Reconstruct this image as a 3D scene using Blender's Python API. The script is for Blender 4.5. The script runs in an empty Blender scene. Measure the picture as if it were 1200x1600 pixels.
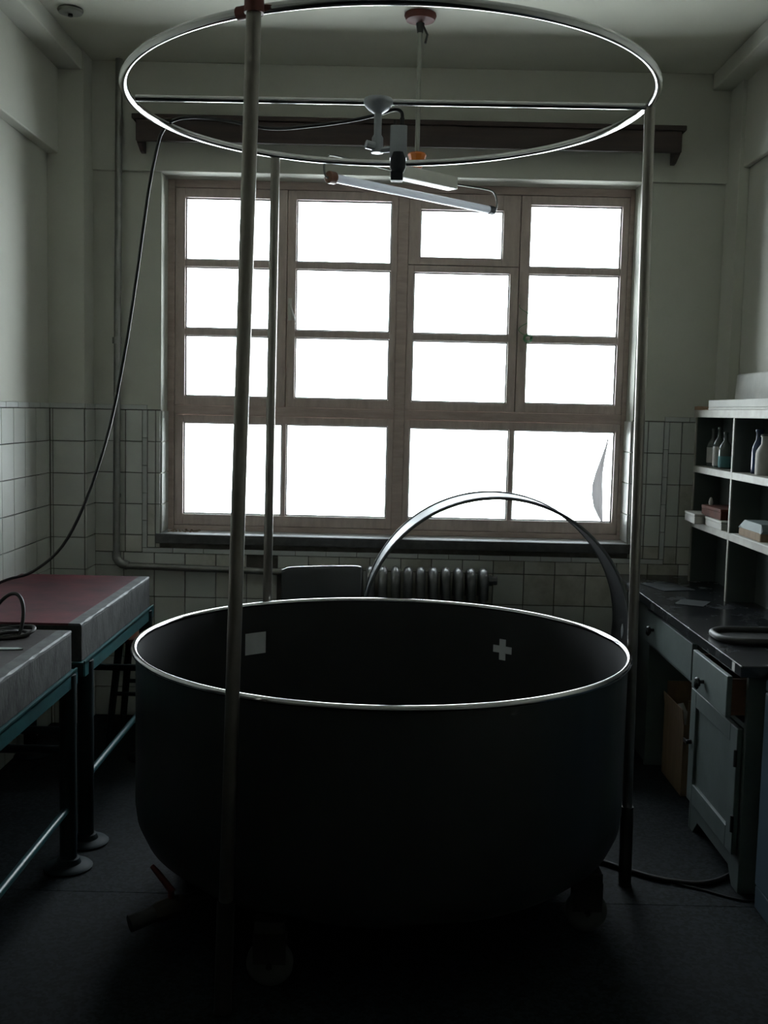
import bpy, bmesh, math, random
from mathutils import Vector, Matrix
random.seed(7)
SC = bpy.context.scene
COL = SC.collection

# ------------------------------------------------------------------ camera
CAM_H = 1.55
cam_d = bpy.data.cameras.new('camera')
cam_d.sensor_fit = 'VERTICAL'
cam_d.sensor_height = 36.0
cam_d.lens = 36.0 * 1684.06 / 1600.0
cam_d.clip_start = 0.05
cam_o = bpy.data.objects.new('camera', cam_d)
COL.objects.link(cam_o)
pitch, yaw, roll = 0.093258, 0.001933, 0.02293
M = (Matrix.Rotation(yaw, 4, 'Z') @ Matrix.Rotation(math.pi / 2 - pitch, 4, 'X') @ Matrix.Rotation(roll, 4, 'Z'))
cam_o.matrix_world = Matrix.Translation((0, 0, CAM_H)) @ M
SC.camera = cam_o

# ------------------------------------------------------------------ sky and exposure
w = bpy.data.worlds.new('overcast_sky')
SC.world = w
w.use_nodes = True
nt = w.node_tree
nt.nodes.clear()
out = nt.nodes.new('ShaderNodeOutputWorld')
bg = nt.nodes.new('ShaderNodeBackground')
tc = nt.nodes.new('ShaderNodeTexCoord')
sep = nt.nodes.new('ShaderNodeSeparateXYZ')
mr = nt.nodes.new('ShaderNodeMapRange')
ramp = nt.nodes.new('ShaderNodeValToRGB')
nt.links.new(tc.outputs['Generated'], sep.inputs[0])
nt.links.new(sep.outputs['Z'], mr.inputs['Value'])
mr.inputs['From Min'].default_value = -1
mr.inputs['From Max'].default_value = 1
e = ramp.color_ramp.elements                     # thick bright haze: pale ground, white horizon, greyer zenith
e[0].position = 0.0; e[0].color = (0.56, 0.60, 0.62, 1)
e[1].position = 1.0; e[1].color = (0.34, 0.38, 0.42, 1)
x = ramp.color_ramp.elements.new(0.46); x.color = (0.62, 0.66, 0.68, 1)
x = ramp.color_ramp.elements.new(0.52); x.color = (0.70, 0.74, 0.77, 1)
x = ramp.color_ramp.elements.new(0.66); x.color = (0.48, 0.52, 0.55, 1)
nt.links.new(mr.outputs[0], ramp.inputs[0])
nt.links.new(ramp.outputs[0], bg.inputs['Color'])
bg.inputs['Strength'].default_value = 26.0
nt.links.new(bg.outputs[0], out.inputs[0])

vs = SC.view_settings
vs.view_transform = 'Standard'
vs.look = 'None'
vs.exposure = 0.0
vs.gamma = 1.0
vs.use_curve_mapping = False
SC.cycles.max_bounces = 10
SC.cycles.diffuse_bounces = 6
SC.cycles.transparent_max_bounces = 16
SC.cycles.caustics_reflective = False
SC.cycles.caustics_refractive = False

# ------------------------------------------------------------------ materials
def mat(name, col, rough=0.6, metal=0.0, col2=None, scale=8.0, bump=0.0, bscale=60.0, spec=0.5, detail=4.0,
        lo=0.35, hi=0.65, stretch=(1, 1, 1), alpha=None, coat=0.0, rvar=0.0, rand=False):
    m = bpy.data.materials.new(name)
    m.use_nodes = True
    n = m.node_tree.nodes
    l = m.node_tree.links
    b = n['Principled BSDF']
    b.inputs['Roughness'].default_value = rough
    b.inputs['Metallic'].default_value = metal
    b.inputs['Specular IOR Level'].default_value = spec
    b.inputs['Coat Weight'].default_value = coat
    b.inputs['Base Color'].default_value = (*col, 1)
    t = n.new('ShaderNodeTexCoord')
    mp = n.new('ShaderNodeMapping')
    mp.inputs['Scale'].default_value = stretch
    l.new(t.outputs['Object'], mp.inputs[0])
    if rand:                                   # a different patch of the texture for every object
        oi = n.new('ShaderNodeObjectInfo')
        ad = n.new('ShaderNodeVectorMath'); ad.operation = 'MULTIPLY_ADD'
        ad.inputs[1].default_value = (1, 1, 1)
        sc_ = n.new('ShaderNodeMath'); sc_.operation = 'MULTIPLY'; sc_.inputs[1].default_value = 37.0
        l.new(oi.outputs['Random'], sc_.inputs[0])
        l.new(t.outputs['Object'], ad.inputs[0]); l.new(sc_.outputs[0], ad.inputs[2])
        l.new(ad.outputs[0], mp.inputs[0])
    if col2 is None:
        col2 = tuple(c * 0.86 for c in col)
    no = n.new('ShaderNodeTexNoise')
    no.inputs['Scale'].default_value = scale
    no.inputs['Detail'].default_value = detail
    no.inputs['Roughness'].default_value = 0.62
    l.new(mp.outputs[0], no.inputs['Vector'])
    r = n.new('ShaderNodeValToRGB')
    r.color_ramp.elements[0].position = lo
    r.color_ramp.elements[1].position = hi
    r.color_ramp.elements[0].color = (*col, 1)
    r.color_ramp.elements[1].color = (*col2, 1)
    l.new(no.outputs['Fac'], r.inputs[0])
    l.new(r.outputs[0], b.inputs['Base Color'])
    if rvar:
        rm = n.new('ShaderNodeMapRange')
        rm.inputs['To Min'].default_value = max(0.02, rough - rvar)
        rm.inputs['To Max'].default_value = min(1, rough + rvar)
        l.new(no.outputs['Fac'], rm.inputs['Value'])
        l.new(rm.outputs[0], b.inputs['Roughness'])
    if bump:
        n2 = n.new('ShaderNodeTexNoise')
        n2.inputs['Scale'].default_value = bscale
        n2.inputs['Detail'].default_value = 3
        l.new(mp.outputs[0], n2.inputs['Vector'])
        bu = n.new('ShaderNodeBump')
        bu.inputs['Strength'].default_value = bump
        bu.inputs['Distance'].default_value = 0.004
        l.new(n2.outputs['Fac'], bu.inputs['Height'])
        l.new(bu.outputs[0], b.inputs['Normal'])
    return m

M_ = {}
M_['paint'] = mat('wall_paint', (0.56, 0.56, 0.50), 0.85, col2=(0.50, 0.50, 0.44), scale=1.6, bump=0.15, bscale=40)
M_['ceil'] = mat('ceiling_paint', (0.60, 0.60, 0.52), 0.9, col2=(0.54, 0.54, 0.46), scale=1.2, bump=0.1)
M_['tile'] = mat('glazed_tile', (0.58, 0.59, 0.56), 0.28, col2=(0.50, 0.51, 0.47), scale=3.0, lo=0.3, hi=0.75, rand=True)
M_['tile_b'] = mat('glazed_tile_stained', (0.52, 0.51, 0.46), 0.35, col2=(0.30, 0.27, 0.22), scale=5.0, lo=0.45, hi=0.72, rand=True)
M_['cap'] = mat('cap_tile', (0.55, 0.56, 0.55), 0.3)
M_['grout'] = mat('dark_grout', (0.13, 0.12, 0.105), 0.9, col2=(0.08, 0.075, 0.065), scale=20)
M_['hole'] = mat('bare_plaster', (0.10, 0.09, 0.08), 0.95, col2=(0.05, 0.045, 0.04), scale=12, bump=0.6, bscale=30)
M_['frame'] = mat('brown_window_paint', (0.50, 0.40, 0.36), 0.5, col2=(0.40, 0.31, 0.275), scale=6, stretch=(1, 1, 5), bump=0.2)
M_['sash'] = mat('brown_sash_paint', (0.54, 0.44, 0.40), 0.5, col2=(0.43, 0.345, 0.31), scale=7, stretch=(4, 1, 1), bump=0.2)
M_['putty'] = mat('grey_putty', (0.42, 0.40, 0.38), 0.8)
M_['sill'] = mat('pale_sill_top', (0.50, 0.51, 0.52), 0.45, col2=(0.40, 0.40, 0.40), scale=7)
M_['stone'] = mat('dark_sill_front', (0.10, 0.10, 0.10), 0.35, col2=(0.06, 0.06, 0.06), scale=30, bump=0.1)
M_['pelmet'] = mat('dark_brown_wood', (0.045, 0.026, 0.022), 0.55, col2=(0.025, 0.015, 0.013), scale=4, stretch=(0.5, 6, 8))
M_['steel'] = mat('brushed_steel', (0.40, 0.40, 0.40), 0.12, 1.0, col2=(0.40, 0.40, 0.395), scale=3)
M_['oldsteel'] = mat('dull_steel', (0.24, 0.225, 0.205), 0.34, 1.0, col2=(0.20, 0.185, 0.165), scale=9)
M_['tub'] = mat('black_tank_paint', (0.018, 0.021, 0.022), 0.36, col2=(0.014, 0.017, 0.018), scale=3, stretch=(4, 4, 0.4), rvar=0.06)
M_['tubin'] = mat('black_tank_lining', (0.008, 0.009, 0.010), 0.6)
M_['marker'] = mat('white_marker_tape', (0.50, 0.52, 0.54), 0.6)
M_['rubber'] = mat('black_rubber', (0.018, 0.018, 0.018), 0.5)
M_['tyre'] = mat('grey_wheel_rubber', (0.06, 0.065, 0.06), 0.6)
M_['blackmetal'] = mat('black_metal', (0.02, 0.02, 0.02), 0.45, 0.3)
M_['cable'] = mat('black_cable', (0.010, 0.010, 0.011), 0.5, spec=0.35)
M_['brass'] = mat('dirty_brass', (0.030, 0.024, 0.014), 0.6, 0.4)
M_['drum'] = mat('dull_drum_steel', (0.13, 0.14, 0.145), 0.55, 0.3, col2=(0.11, 0.115, 0.12), scale=6, spec=0.25)
M_['galv'] = mat('galvanised_pipe', (0.30, 0.30, 0.29), 0.45, 0.8, col2=(0.24, 0.235, 0.22), scale=14)
M_['silver'] = mat('silver_radiator_paint', (0.30, 0.30, 0.30), 0.34, 0.8, col2=(0.24, 0.24, 0.235), scale=20, bump=0.1)
M_['orange'] = mat('orange_plastic', (0.62, 0.17, 0.012), 0.3, col2=(0.50, 0.12, 0.01))
M_['redcap'] = mat('red_brown_paint', (0.12, 0.020, 0.012), 0.6, col2=(0.085, 0.016, 0.010))
M_['rod'] = mat('grey_rod', (0.26, 0.26, 0.23), 0.5, 0.3)
M_['whitemetal'] = mat('white_enamel', (0.62, 0.61, 0.57), 0.4)
M_['tubecap'] = mat('brown_lampholder', (0.20, 0.085, 0.05), 0.45)
M_['greycap'] = mat('grey_lampholder', (0.10, 0.11, 0.13), 0.45)
M_['wire'] = mat('bent_wire', (0.16, 0.16, 0.15), 0.4, 0.8)
M_['camgrey'] = mat('grey_camera_body', (0.34, 0.36, 0.39), 0.42, 0.2)
M_['lens'] = mat('black_lens', (0.012, 0.014, 0.02), 0.55, spec=0.25)
M_['slab'] = mat('worn_terrazzo_slab', (0.040, 0.042, 0.040), 0.8, col2=(0.010, 0.011, 0.011), scale=22, detail=9, bump=0.5, bscale=70, lo=0.42, hi=0.66, stretch=(1, 1, 0.55), spec=0.3)
M_['slabtop'] = mat('worn_grey_top', (0.050, 0.043, 0.045), 0.5, col2=(0.030, 0.026, 0.028), scale=5, detail=6, bump=0.15, spec=0.25)
M_['redtop'] = mat('worn_red_top', (0.115, 0.030, 0.038), 0.62, col2=(0.048, 0.020, 0.026), scale=4.5, detail=8, bump=0.1, spec=0.2)
M_['edge'] = mat('pale_slab_edge', (0.085, 0.092, 0.094), 0.65, col2=(0.035, 0.04, 0.041), scale=18)
M_['teal'] = mat('teal_bench_paint', (0.022, 0.105, 0.115), 0.36, col2=(0.014, 0.062, 0.070), scale=9)
M_['darkpipe'] = mat('dark_teal_leg', (0.008, 0.018, 0.022), 0.6, spec=0.2)
M_['blackstone'] = mat('black_worktop', (0.010, 0.011, 0.013), 0.25, col2=(0.022, 0.026, 0.028), scale=9, detail=9, lo=0.45, hi=0.75, rvar=0.14)
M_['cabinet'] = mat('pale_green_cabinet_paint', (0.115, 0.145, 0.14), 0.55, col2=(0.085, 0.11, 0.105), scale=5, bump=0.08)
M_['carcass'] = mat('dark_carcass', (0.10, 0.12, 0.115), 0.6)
M_['drawerwood'] = mat('raw_drawer_wood', (0.16, 0.07, 0.035), 0.7, stretch=(1, 8, 8), col2=(0.10, 0.045, 0.022))
M_['shelfedge'] = mat('cream_shelf_paint', (0.33, 0.32, 0.28), 0.6, col2=(0.25, 0.235, 0.20), scale=12)
M_['shelfin'] = mat('dark_green_grey', (0.06, 0.075, 0.07), 0.7)
M_['dsheet'] = mat('grey_sheet', (0.03, 0.035, 0.036), 0.7, spec=0.2)
M_['cardboard'] = mat('brown_cardboard', (0.24, 0.165, 0.10), 0.85, col2=(0.19, 0.13, 0.078), scale=6, stretch=(6, 6, 1))
M_['paper'] = mat('white_paper', (0.54, 0.53, 0.50), 0.85, col2=(0.47, 0.46, 0.43))
M_['foam'] = mat('white_foam', (0.46, 0.46, 0.43), 0.85, bump=0.2, bscale=120)
M_['brownbox'] = mat('red_brown_box', (0.095, 0.026, 0.014), 0.8, spec=0.2, col2=(0.06, 0.018, 0.010), scale=14)
M_['greentray'] = mat('pale_green_tray', (0.15, 0.185, 0.185), 0.65, spec=0.3)
M_['bottleglass'] = mat('grey_green_bottle', (0.09, 0.11, 0.10), 0.12, col2=(0.07, 0.085, 0.08))
M_['blueglass'] = mat('dark_blue_bottle', (0.012, 0.03, 0.085), 0.2)
M_['label'] = mat('white_bottle_label', (0.48, 0.465, 0.44), 0.8)
M_['teallabel'] = mat('teal_bottle_label', (0.07, 0.20, 0.21), 0.8)
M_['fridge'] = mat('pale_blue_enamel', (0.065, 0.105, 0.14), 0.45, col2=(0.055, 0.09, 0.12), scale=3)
M_['seatwood'] = mat('red_brown_wood', (0.15, 0.045, 0.03), 0.5, stretch=(1, 7, 1))
M_['chair'] = mat('dark_chair_vinyl', (0.020, 0.024, 0.028), 0.42, bump=0.1, bscale=200)
M_['debris'] = mat('crumbled_plaster', (0.34, 0.26, 0.19), 0.9, col2=(0.18, 0.13, 0.10), scale=40)
M_['green'] = mat('green_string', (0.06, 0.26, 0.11), 0.6)
M_['strip'] = mat('pale_green_plastic', (0.34, 0.42, 0.39), 0.35)
M_['glove'] = mat('tan_cloth', (0.30, 0.20, 0.13), 0.9)

# terrazzo floor: speckled
def terrazzo():
    m = bpy.data.materials.new('terrazzo_floor')
    m.use_nodes = True
    n = m.node_tree.nodes; l = m.node_tree.links
    b = n['Principled BSDF']
    t = n.new('ShaderNodeTexCoord')
    v = n.new('ShaderNodeTexVoronoi'); v.inputs['Scale'].default_value = 95
    l.new(t.outputs['Object'], v.inputs['Vector'])
    r = n.new('ShaderNodeValToRGB')
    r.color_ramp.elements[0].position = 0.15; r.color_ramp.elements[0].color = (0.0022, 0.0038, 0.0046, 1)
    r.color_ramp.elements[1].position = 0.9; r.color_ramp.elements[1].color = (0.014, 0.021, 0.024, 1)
    s = n.new('ShaderNodeSeparateColor')
    l.new(v.outputs['Color'], s.inputs[0])
    l.new(s.outputs[0], r.inputs[0])
    no = n.new('ShaderNodeTexNoise'); no.inputs['Scale'].default_value = 1.7; no.inputs['Detail'].default_value = 6
    l.new(t.outputs['Object'], no.inputs['Vector'])
    mx = n.new('ShaderNodeMix'); mx.data_type = 'RGBA'; mx.blend_type = 'MULTIPLY'
    mx.inputs['Factor'].default_value = 0.6
    l.new(r.outputs[0], mx.inputs['A']); l.new(no.outputs['Color'], mx.inputs['B'])
    r2 = n.new('ShaderNodeValToRGB'); r2.color_ramp.elements[0].color = (0.55, 0.55, 0.55, 1)
    r2.color_ramp.elements[0].position = 0.3; r2.color_ramp.elements[1].position = 0.7
    l.new(no.outputs['Fac'], r2.inputs[0]); l.new(r2.outputs[0], mx.inputs['B'])
    l.new(mx.outputs['Result'], b.inputs['Base Color'])
    rr = n.new('ShaderNodeMapRange'); rr.inputs['To Min'].default_value = 0.6; rr.inputs['To Max'].default_value = 0.8; b.inputs['Specular IOR Level'].default_value = 0.12
    l.new(no.outputs['Fac'], rr.inputs['Value']); l.new(rr.outputs[0], b.inputs['Roughness'])
    return m
M_['floor'] = terrazzo()

def glass_mat():
    m = bpy.data.materials.new('window_glass')
    m.use_nodes = True
    n = m.node_tree.nodes; l = m.node_tree.links
    n.clear()
    o = n.new('ShaderNodeOutputMaterial')
    tr = n.new('ShaderNodeBsdfTransparent'); tr.inputs[0].default_value = (0.94, 0.96, 0.96, 1)
    g = n.new('ShaderNodeBsdfGlossy'); g.inputs['Roughness'].default_value = 0.03
    lw = n.new('ShaderNodeFresnel'); lw.inputs[0].default_value = 1.3
    mx = n.new('ShaderNodeMixShader')
    l.new(lw.outputs[0], mx.inputs[0]); l.new(tr.outputs[0], mx.inputs[1]); l.new(g.outputs[0], mx.inputs[2])
    l.new(mx.outputs[0], o.inputs[0])
    return m
M_['glass'] = glass_mat()

def film_mat():
    m = bpy.data.materials.new('torn_white_film')
    m.use_nodes = True
    n = m.node_tree.nodes; l = m.node_tree.links
    n.clear()
    o = n.new('ShaderNodeOutputMaterial')
    t = n.new('ShaderNodeBsdfTranslucent'); t.inputs[0].default_value = (0.34, 0.33, 0.33, 1)
    d = n.new('ShaderNodeBsdfDiffuse'); d.inputs[0].default_value = (0.55, 0.55, 0.57, 1)
    mx = n.new('ShaderNodeMixShader'); mx.inputs[0].default_value = 0.7
    l.new(d.outputs[0], mx.inputs[1]); l.new(t.outputs[0], mx.inputs[2]); l.new(mx.outputs[0], o.inputs[0])
    return m
M_['film'] = film_mat()

def tube_glass():
    m = bpy.data.materials.new('white_tube_glass')
    m.use_nodes = True
    n = m.node_tree.nodes; l = m.node_tree.links
    b = n['Principled BSDF']
    b.inputs['Base Color'].default_value = (0.82, 0.84, 0.88, 1); b.inputs['Roughness'].default_value = 0.2
    t = n.new('ShaderNodeBsdfTranslucent'); t.inputs[0].default_value = (0.75, 0.76, 0.80, 1)
    mx = n.new('ShaderNodeMixShader'); mx.inputs[0].default_value = 0.35
    l.new(b.outputs[0], mx.inputs[1]); l.new(t.outputs[0], mx.inputs[2]); l.new(mx.outputs[0], n['Material Output'].inputs[0])
    return m
M_['lampglass'] = tube_glass()

# ------------------------------------------------------------------ mesh builder
ORG = {}
class MB:
    def __init__(s):
        s.v = []; s.f = []
    def add(s, vs, fs):
        b = len(s.v)
        s.v += [Vector(p) for p in vs]
        s.f += [tuple(i + b for i in f) for f in fs]
        return s
    def box(s, x0, y0, z0, x1, y1, z1):
        x0, x1 = min(x0, x1), max(x0, x1); y0, y1 = min(y0, y1), max(y0, y1); z0, z1 = min(z0, z1), max(z0, z1)
        return s.add([(x0, y0, z0), (x1, y0, z0), (x1, y1, z0), (x0, y1, z0), (x0, y0, z1), (x1, y0, z1), (x1, y1, z1), (x0, y1, z1)],
                     [(0, 3, 2, 1), (4, 5, 6, 7), (0, 1, 5, 4), (1, 2, 6, 5), (2, 3, 7, 6), (3, 0, 4, 7)])
    def obox(s, c, u, v, wv, hu, hv, hw):
        c = Vector(c); u = Vector(u).normalized() * hu; v = Vector(v).normalized() * hv; wv = Vector(wv).normalized() * hw
        P = [c - u - v - wv, c + u - v - wv, c + u + v - wv, c - u + v - wv, c - u - v + wv, c + u - v + wv, c + u + v + wv, c - u + v + wv]
        return s.add(P, [(0, 3, 2, 1), (4, 5, 6, 7), (0, 1, 5, 4), (1, 2, 6, 5), (2, 3, 7, 6), (3, 0, 4, 7)])
    def rings(s, rs, cap0=True, cap1=True, loop=False):
        n = len(rs[0]); b = len(s.v)
        for r in rs: s.v += [Vector(p) for p in r]
        m = len(rs)
        for i in range(m if loop else m - 1):
            a = b + i * n; c = b + ((i + 1) % m) * n
            for k in range(n):
                s.f.append((a + k, a + (k + 1) % n, c + (k + 1) % n, c + k))
        if not loop:
            if cap0: s.f.append(tuple(b + k for k in range(n))[::-1])
            if cap1: s.f.append(tuple(b + (m - 1) * n + k for k in range(n)))
        return s
    def tube(s, pts, r, n=10, loop=False):
        P = [Vector(p) for p in pts]; m = len(P)
        rs = []; up = None
        for i in range(m):
            if loop: t = P[(i + 1) % m] - P[(i - 1) % m]
            else: t = P[min(i + 1, m - 1)] - P[max(i - 1, 0)]
            t.normalize()
            if up is None:
                up = Vector((0, 0, 1)) if abs(t.z) < 0.9 else Vector((1, 0, 0))
            a = t.cross(up).normalized(); bb = a.cross(t).normalized(); up = bb
            rad = r[i] if isinstance(r, (list, tuple)) else r
            rs.append([P[i] + (a * math.cos(q) + bb * math.sin(q)) * rad for q in [2 * math.pi * k / n for k in range(n)]])
        return s.rings(rs, loop=loop)
    def cyl(s, p0, p1, r0, r1=None, n=20):
        return s.tube([p0, p1], [r0, r0 if r1 is None else r1], n)
    def lathe(s, prof, c=(0, 0, 0), n=32, axis=(0, 0, 1), closed=False, c0=True, c1=True):
        c = Vector(c); ax = Vector(axis).normalized()
        a = ax.orthogonal().normalized(); b = ax.cross(a)
        rs = [[c + ax * z + (a * math.cos(q) + b * math.sin(q)) * max(r, 1e-4) for q in [2 * math.pi * k / n for k in range(n)]] for r, z in prof]
        return s.rings(rs, cap0=c0 and not closed, cap1=c1 and not closed, loop=closed)
    def prism(s, poly, f0, f1):
        """poly: list of 2-D points; f0/f1 turn a 2-D point into the two end points."""
        return s.rings([[f0(p) for p in poly], [f1(p) for p in poly]])
    def mesh(s, org=(0, 0, 0), smooth=None):
        me = bpy.data.meshes.new('m')
        o = Vector(org)
        me.from_pydata([v - o for v in s.v], [], s.f)
        bm = bmesh.new(); bm.from_mesh(me)
        bmesh.ops.recalc_face_normals(bm, faces=bm.faces)
        bm.to_mesh(me); bm.free()
        if smooth:
            me.shade_smooth()
            me.set_sharp_from_angle(angle=math.radians(smooth))
        else:
            me.shade_flat()
        return me

def put(name, mb, m, parent=None, smooth=None, bevel=0.0, org=None, seg=2):
    if org is None:
        org = ORG.get(parent.name, (0, 0, 0)) if parent else (0, 0, 0)
    me = mb.mesh(org, smooth)
    o = bpy.data.objects.new(name, me)
    me.materials.append(M_[m] if isinstance(m, str) else m)
    COL.objects.link(o)
    me.name = o.name
    if parent:
        o.parent = parent
        ORG[o.name] = org
    else:
        o.location = org
        ORG[o.name] = org
    if bevel:
        b = o.modifiers.new('bevel', 'BEVEL'); b.width = bevel; b.segments = seg; b.limit_method = 'ANGLE'
        b.angle_limit = math.radians(40)
    return o

def tag(o, label, cat, group=None):
    o['label'] = label; o['category'] = cat
    if group: o['group'] = group
    return o

def thing(name, label, cat, loc, group=None):
    o = bpy.data.objects.new(name, None)
    o.empty_display_size = 0.05
    COL.objects.link(o); o.location = loc
    ORG[o.name] = tuple(loc)
    return tag(o, label, cat, group)

def struct(o):
    o['kind'] = 'structure'
    return o

def catmull(P, k=6):
    P = [Vector(p) for p in P]; out = []
    Q = [P[0]] + P + [P[-1]]
    for i in range(1, len(Q) - 2):
        a, b, c, d = Q[i - 1], Q[i], Q[i + 1], Q[i + 2]
        for j in range(k):
            t = j / k
            out.append(0.5 * ((2 * b) + (c - a) * t + (2 * a - 5 * b + 4 * c - d) * t * t + (3 * b - a - 3 * c + d) * t ** 3))
    out.append(P[-1])
    return out

# ================================================================== SETTING
YW = 5.293              # plane of the plaster behind the back-wall tiles
XL, XR = -1.613, 1.640
ZC = 3.172
YF = -2.6               # wall behind the camera
WX0, WX1, WZ0, WZ1 = -1.113, 1.195, 0.925, 2.667
T, TZ = 0.1525, 0.1535
DADO = 1.529            # underside of the cap strip

# floor: terrazzo cast in slabs with thin recessed joints
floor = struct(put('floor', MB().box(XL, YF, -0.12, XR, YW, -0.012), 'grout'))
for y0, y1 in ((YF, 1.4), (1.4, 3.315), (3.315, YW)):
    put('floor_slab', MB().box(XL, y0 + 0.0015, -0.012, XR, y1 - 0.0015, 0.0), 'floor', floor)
ceiling = struct(put('ceiling', MB().box(XL - .2, YF - .2, ZC, XR + .2, YW + .3, ZC + 0.15), 'ceil'))

b = MB()
b.box(XL - .25, YW, -0.12, WX0, YW + 0.24, ZC)
b.box(WX1, YW, -0.12, XR + .25, YW + 0.24, ZC)
b.box(WX0, YW, WZ1, WX1, YW + 0.24, ZC)
b.box(WX0, YW, -0.12, WX1, YW + 0.24, WZ0 - 0.048)
wall_back = struct(put('wall_back', b, 'paint'))
put('lintel_beam', MB().box(XL, YW - 0.022, WZ1, XR, YW, ZC), 'paint', wall_back, bevel=0.004)
wall_left = struct(put('wall_left', MB().box(XL - .25, YF, -0.12, XL, YW, ZC), 'paint'))
put('ring_beam', MB().box(XL, YF, 2.705, XL + 0.055, 5.128, 3.09), 'paint', wall_left, bevel=0.006)
put('ceiling_beam', MB().box(XL, YF, 3.085, XL + 0.165, YW - 0.02, ZC), 'paint', wall_left, bevel=0.006)
pil = put('pilaster', MB().box(XL, 5.128, 0, -1.441, YW, ZC), 'paint', wall_left, bevel=0.003)
wall_right = struct(put('wall_right', MB().box(XR, YF, -0.12, XR + .25, YW, ZC), 'paint'))
put('ring_beam', MB().box(XR - 0.03, YF, 2.705, XR, YW - 0.02, 3.10), 'paint', wall_right, bevel=0.006)
put('corner_pilaster', MB().box(XR - 0.05, 5.10, 0, XR, YW, ZC), 'paint', wall_right, bevel=0.003)
put('ceiling_beam', MB().box(XR - 0.14, YF, 3.095, XR, YW - 0.02, ZC), 'paint', wall_right, bevel=0.006)
wall_front = struct(put('wall_front', MB().box(XL - .25, YF - .25, -0.12, XR + .25, YF, ZC), 'paint'))

# --- dado tiles: every tile its own object, sharing one mesh per size
TH = 0.006
TCACHE = {}
def tile_mesh(wd, ht, axis, m):
    key = (round(wd, 3), round(ht, 3), axis, m)
    if key in TCACHE: return TCACHE[key]
    c = 0.0012; a, h = wd / 2, ht / 2
    vs_ = [(-a, 0, -h), (a, 0, -h), (a, 0, h), (-a, 0, h),
           (-a + c, -TH, -h + c), (a - c, -TH, -h + c), (a - c, -TH, h - c), (-a + c, -TH, h - c)]
    if axis == 'L': vs_ = [(-y, x_, z) for x_, y, z in vs_]      # faces +X
    if axis == 'R': vs_ = [(y, x_, z) for x_, y, z in vs_]      # faces -X
    me = MB().add(vs_, [(4, 5, 6, 7), (0, 1, 5, 4), (1, 2, 6, 5), (2, 3, 7, 6), (3, 0, 4, 7)]).mesh()
    me.materials.append(M_[m]); me.name = 'tile'
    TCACHE[key] = me
    return me
def tile(parent, wd, ht, axis, loc, m='tile', name='tile'):
    o = bpy.data.objects.new(name, tile_mesh(wd, ht, axis, m))
    COL.objects.link(o); o.parent = parent
    j = random.uniform(0, 0.0009)
    p = Vector(loc)
    if axis == 'B': p.y -= j - 0.0005
    if axis == 'L': p.x += j - 0.0005
    if axis == 'R': p.x -= j - 0.0005
    o.location = p
    o.rotation_euler = (random.uniform(-.004, .004), random.uniform(-.003, .003), random.uniform(-.004, .004))
    return o
G = 0.0032
def run(a0, a1, edges):
    """cut [a0,a1] at the grid lines in edges"""
    c = [a0] + [e_ for e_ in edges if a0 + 0.012 < e_ < a1 - 0.012] + [a1]
    return list(zip(c[:-1], c[1:]))
zed = [max(0.002, DADO - k * TZ) for k in range(0, 11)]
xed = [-0.989 + T * k for k in range(-8, 24)]
put('grout_bed', MB().box(XL, YW - 0.0022, 0, WX0, YW + 0.002, DADO + .004).box(WX1, YW - 0.0022, 0, XR, YW + 0.002, DADO + .004)
    .box(WX0, YW - 0.0022, 0, WX1, YW + 0.002, WZ0 - 0.05), 'grout', wall_back)
YB = YW - 0.0022
BX0, BX1 = -1.189, 1.362          # centre of the cap strip that frames the window
stained = {(4, 9), (5, 9), (6, 9)}
zlow = -0.01
for i, (z1, z0) in enumerate(zip(zed[:-1], zed[1:])):
    if z0 < zlow: continue
    zc_, ht = (z0 + z1) / 2, (z1 - z0) - G
    # left of the window frame strip, right of it, and under the sill
    segs = []
    if z0 > 0.80:
        segs += run(-1.435, BX0 - 0.012, [-1.285]) + run(BX0 + 0.012, WX0, [-1.137])
        segs += run(WX1, BX1 - 0.012, [1.272]) + run(BX1 + 0.012, XR - 0.052, [1.437, 1.59])
    else:
        segs += run(-1.435, XR - 0.052, xed)
    for x0, x1 in segs:
        wd = (x1 - x0) - G
        if wd < 0.012: continue
        xm = (x0 + x1) / 2
        tz, th = zc_, ht
        if z0 < 0.80 < z1 - 0.02:     # row cut by the strip under the sill
            tz = (z0 + 0.828) / 2; th = 0.828 - z0 - G
        if -0.70 < xm < -0.53 and 0.755 < tz < 0.85: continue      # the missing tile
        if -0.55 < xm < -0.40 and 0.60 < tz < 0.70: continue
        dirty = (z0 < 0.80 and -1.2 < xm < 1.4 and z1 > 0.75 and random.random() < 0.6) or random.random() < 0.06
        tile(wall_back, wd, th, 'B', (xm, YB, tz), 'tile_b' if dirty else 'tile')
for x0, x1 in run(-1.435, BX0 - 0.012, [-1.285]) + run(BX0 + 0.012, WX0, [-1.137]) + run(WX1, BX1 - 0.012, [1.272]) + run(BX1 + 0.012, XR - 0.052, [1.437, 1.59]):
    if WX0 - .1 < (x0 + x1) / 2 < WX1 + .1 or True:
        zl = 0.853 if x0 > BX0 - .02 and x1 < BX1 + .02 else 0.829
        tile(wall_back, (x1 - x0) - G, 0.915 - zl - G, 'B', ((x0 + x1) / 2, YB, (0.915 + zl) / 2), 'tile_b')
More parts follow.
